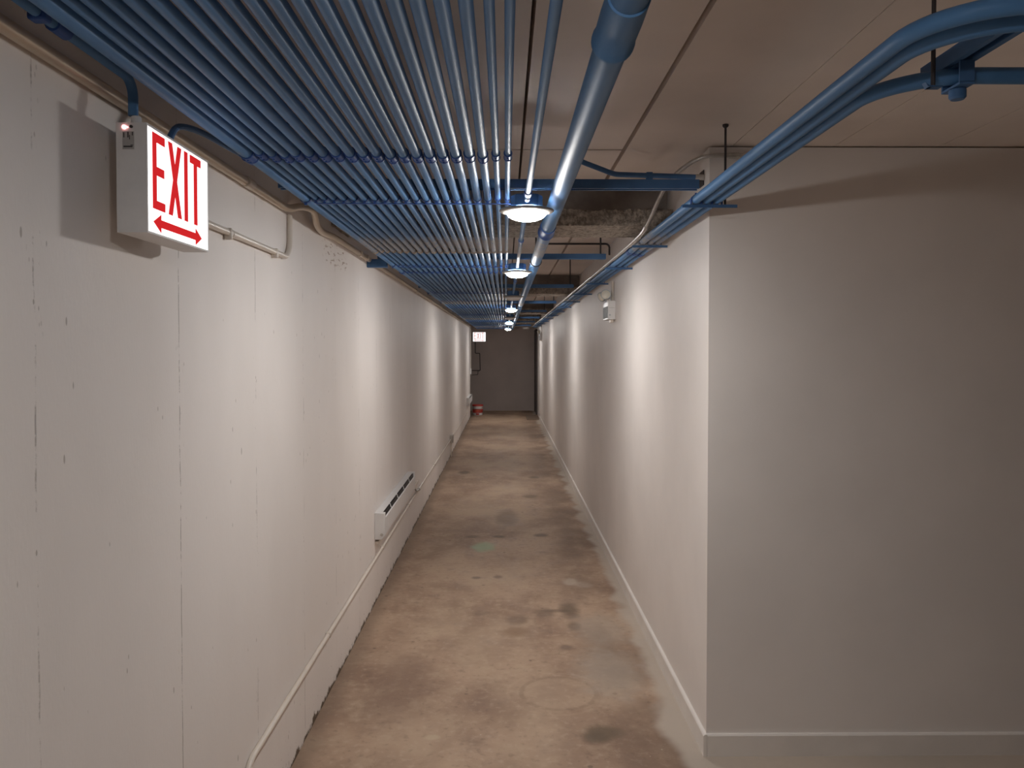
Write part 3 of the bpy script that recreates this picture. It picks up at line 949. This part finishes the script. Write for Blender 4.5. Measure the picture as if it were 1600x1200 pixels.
# blue conduit dropping to the sign
sx = -.757
t = thing('sign_conduit', (sx, SY, Zh(.55)), 'thin blue conduit along the left wall dropping into the near exit sign', 'pipe')
MB().tube(fillet([(sx - .004, -3.9, Zh(.547)), (sx, SY + .03, Zh(.547)), (sx, SY + .03, Zh(.475))], .035, 8), .0098, 12).build('tube', M['blue'], t)
MB().lathe([(.010, -.022), (.0135, -.021), (.0135, .021), (.010, .022)], o=(sx - .001, 1.37, Zh(.547)), axis='Y', n=14).build('coupling', M['bluec'], t)
MB().box(sx - .016, sx + .014, 1.30, 1.325, Zh(.547) - .013, Zh(.547) + .014).build('strap', M['bluec'], t, bevel=.004)
t = thing('flexible_cable', (-.74, 1.9, Zh(.5)), 'dark blue flexible cable looping from the exit sign top to the conduit rack', 'cable')
MB().tube(smooth_path([(-.745, 1.78, Zh(.4555)), (-.742, 1.785, Zh(.478)), (-.742, 1.83, Zh(.508)), (-.733, 1.93, Zh(.523)), (-.722, 2.1, Zh(.528)), (-.705, 2.35, Zh(.53)), (-.700, 2.9, Zh(.53))]), .0075, 10).build('cable', M['bluep'], t)
MB().tube([(-.7145, 2.2, Zh(.5285)), (-.711, 2.26, Zh(.5292))], .0105, 10).build('tie', M['bluec'], t)

# ------------------------------------------------------------------ emergency lights on the right wall
def emergency_light(y0, z0, label, near):
    t = thing('emergency_light', (XR, y0, z0), label, 'emergency light', 'emergency lights on the right wall')
    w, L, H = .054, .27, .135
    a = XR - .0008
    MB().box(a - w, a, y0, y0 + L, z0, z0 + H).build('battery_box', M['whitem'], t, bevel=.003)
    MB().box(a - w - .004, a - w, y0 + .01, y0 + L - .01, z0 + .012, z0 + H - .04).build('cover', M['greyp'], t, bevel=.002)
    MB().box(a - w + .006, a - .006, y0 - .0012, y0, z0 + H - .052, z0 + H - .050).build('seam', M['sticker'], t, smooth=False)
    MB().lathe([(.006, -.003), (.006, 0)], o=(a - w + .013, y0, z0 + .032), axis='Y', n=12).build('test_switch', M['greyp'], t)
    MB().box(a - .034, a - .012, y0 + .02, y0 + .09, z0 - .022, z0).build('bottom_fitting', M['beige'], t, bevel=.003)
    for q, (yy, xx, zz, yaw, tilt) in enumerate(((y0 + .05, a - .064, z0 + H + .046, -.30, -.20), (y0 + .20, a - .078, z0 + H + .038, -1.1, .45))):
        hd = thing('lamp_head', (xx, yy, zz), None, None)
        del_keys = [k for k in hd.keys()]
        hd.parent = t
        hd.matrix_parent_inverse = parent_inv(t)
        hd.rotation_euler = (tilt, 0, yaw)
        s_ = MB().lathe([(.016, .042), (.025, .038), (.034, .016), (.037, 0), (.037, -.005), (.034, -.007), (.031, -.003)], axis='Y', n=28).build('reflector', M['greyp'], None)
        l_ = MB().lathe([(.0325, -.004), (.029, -.008), (.018, -.011), (.003, -.0125)], axis='Y', n=28).build('lamp_lens', M['offw'], None)
        for c in (s_, l_):
            c.parent = hd
    MB().tube([(a - .030, y0 + .06, z0 + H), (a - .036, y0 + .075, z0 + H + .020)], .008, 10).build('swivel', M['whitem'], t)
    MB().tube([(a - .040, y0 + .20, z0 + H), (a - .05, y0 + .19, z0 + H + .014)], .008, 10).build('swivel', M['whitem'], t)
    MB().tube([(a - .012, y0 + .075, z0 + H), (a - .012, y0 + .075, Zh(.495))], .010, 10).build('feed_pipe', M['beige'], t)
    return t


emergency_light(5.69, Zh(.215), 'white emergency light with round lamp head, nearer on the right wall', True)
emergency_light(16.9, Zh(.20), 'small distant emergency light at the far end of the right wall', False)

# ------------------------------------------------------------------ things at the far end
def at(x, y, z):
    return (x, y, z)
t = thing('paint_bucket', (-.665, 19.35, 0), 'red and white bucket on the floor at the corridor end', 'bucket')
bx, by = -.665, 19.35
MB().lathe([(.112, 0.0005), (.116, .004), (.122, .12), (.128, .215), (.130, .222), (.126, .226), (.12, .225)], o=(bx, by, 0), n=36).build('body', M['whitem'], t)
MB().lathe([(.128, .222), (.136, .222), (.137, .246), (.130, .258), (.124, .259), (.118, .252), (.004, .252)], o=(bx, by, 0), n=36).build('lid', M['redp'], t)
MB().lathe([(.1222, .062), (.1245, .062), (.1275, .150), (.1255, .150)], o=(bx, by, 0), n=36, closed=True).build('label_band', M['redp'], t)
lb = MB()
for q in range(9):
    pass
def arc_patch(r0, r1, z0, z1, a0, a1, n=10):
    vs, fs = [], []
    for i in range(n + 1):
        a = a0 + (a1 - a0) * i / n
        for (r, z) in ((r0, z0), (r1, z1)):
            vs.append((bx + r * math.cos(a), by + r * math.sin(a), z))
    for i in range(n):
        fs.append((2 * i, 2 * i + 2, 2 * i + 3, 2 * i + 1))
    return MB().add(vs, fs)
arc_patch(.1262, .1275, .095, .118, -2.15, -.95).build('printed_stripe', M['redo'], t)
arc_patch(.1185, .1222, .012, .050, -1.9, -1.25).build('printed_mark', M['redp'], t)
MB().tube(smooth_path([(bx - .131, by, .205), (bx - .10, by - .10, .17), (bx, by - .137, .155), (bx + .10, by - .10, .17), (bx + .131, by, .205)]), .0025, 6).build('handle', M['rod'], t)

t = thing('switch_box', (-.80, 18.75, Zh(-.52)), 'white switch box at the end edge of the left wall', 'switch')
MB().box(-.90, -.79, 18.671, 18.72, Zh(-.58), Zh(-.45)).build('box', M['whitem'], t, bevel=.004)
MB().box(-.855, -.835, 18.72, 18.726, Zh(-.535), Zh(-.495)).build('toggle', M['whitem'], t, bevel=.002)
t = thing('switch_conduit', (-.795, 18.7, Zh(.0)), 'thin white conduit rising along the end edge of the left wall', 'pipe')
MB().tube([(-.808, 18.69, Zh(-.449)), (-.808, 18.69, Zh(.50))], .010, 8).build('tube', M['beige'], t)
t = thing('end_wall_conduit', (-.70, 20.68, Zh(-.2)), 'thin dark conduit stepping down the end wall below the far exit sign', 'pipe')
yy = 20.688
MB().tube(fillet([(-.775, yy, Zh(.20)), (-.775, yy, Zh(-.10)), (-.655, yy, Zh(-.10)), (-.645, yy, Zh(-.55)), (-.86, yy, Zh(-.55))], .02, 3), .0105, 8).build('tube', M['rod'], t)
MB().tube(fillet([(-.70, yy, Zh(-.56)), (-.71, yy, Zh(-.66)), (-.86, yy, Zh(-.67))], .02, 3), .007, 8).build('tube', M['rod'], t)
t = thing('smoke_detector', (.52, 19.6, Zh(.52)), 'small white detector under the ceiling at the corridor end', 'detector')
MB().lathe([(.07, 0), (.085, .012), (.09, .03), (.085, .045)], o=(.52, 19.6, Zh(.50)), n=24).build('body', M['whitem'], t)
MB().tube([(.52, 19.6, Zh(.545)), (.52, 19.6, CEIL - .0005)], .008, 8).build('stem', M['galv'], t)
MB().tube([(-.55, 19.7, Zh(.575)), (.70, 19.7, Zh(.575))], .010, 8).build('conduit', M['galv'], t)

# ------------------------------------------------------------------ light, camera
w = bpy.data.worlds.new('world')
w.use_nodes = True
w.node_tree.nodes['Background'].inputs[0].default_value = (1, .95, .9, 1)
w.node_tree.nodes['Background'].inputs[1].default_value = 0.0
S.world = w

cam = bpy.data.cameras.new('camera')
co = bpy.data.objects.new('camera', cam)
C.objects.link(co)
F = 1240.
cam.sensor_fit = 'HORIZONTAL'
cam.sensor_width = 36
cam.lens = F / 1600 * 36
cam.clip_start = .05
pitch = math.atan(29 / F)
yaw = math.atan(11 / F)
cam.shift_y = -25 / 1600
co.location = (0, 0, EYE)
co.rotation_euler = (PI / 2 - pitch, 0, -yaw)
S.camera = co
S.view_settings.view_transform = 'Standard'
S.view_settings.look = 'None'
S.view_settings.gamma = 1
S.view_settings.exposure = 0.0
S.cycles.max_bounces = 9
S.cycles.diffuse_bounces = 8
S.cycles.glossy_bounces = 4
S.cycles.sample_clamp_indirect = 8
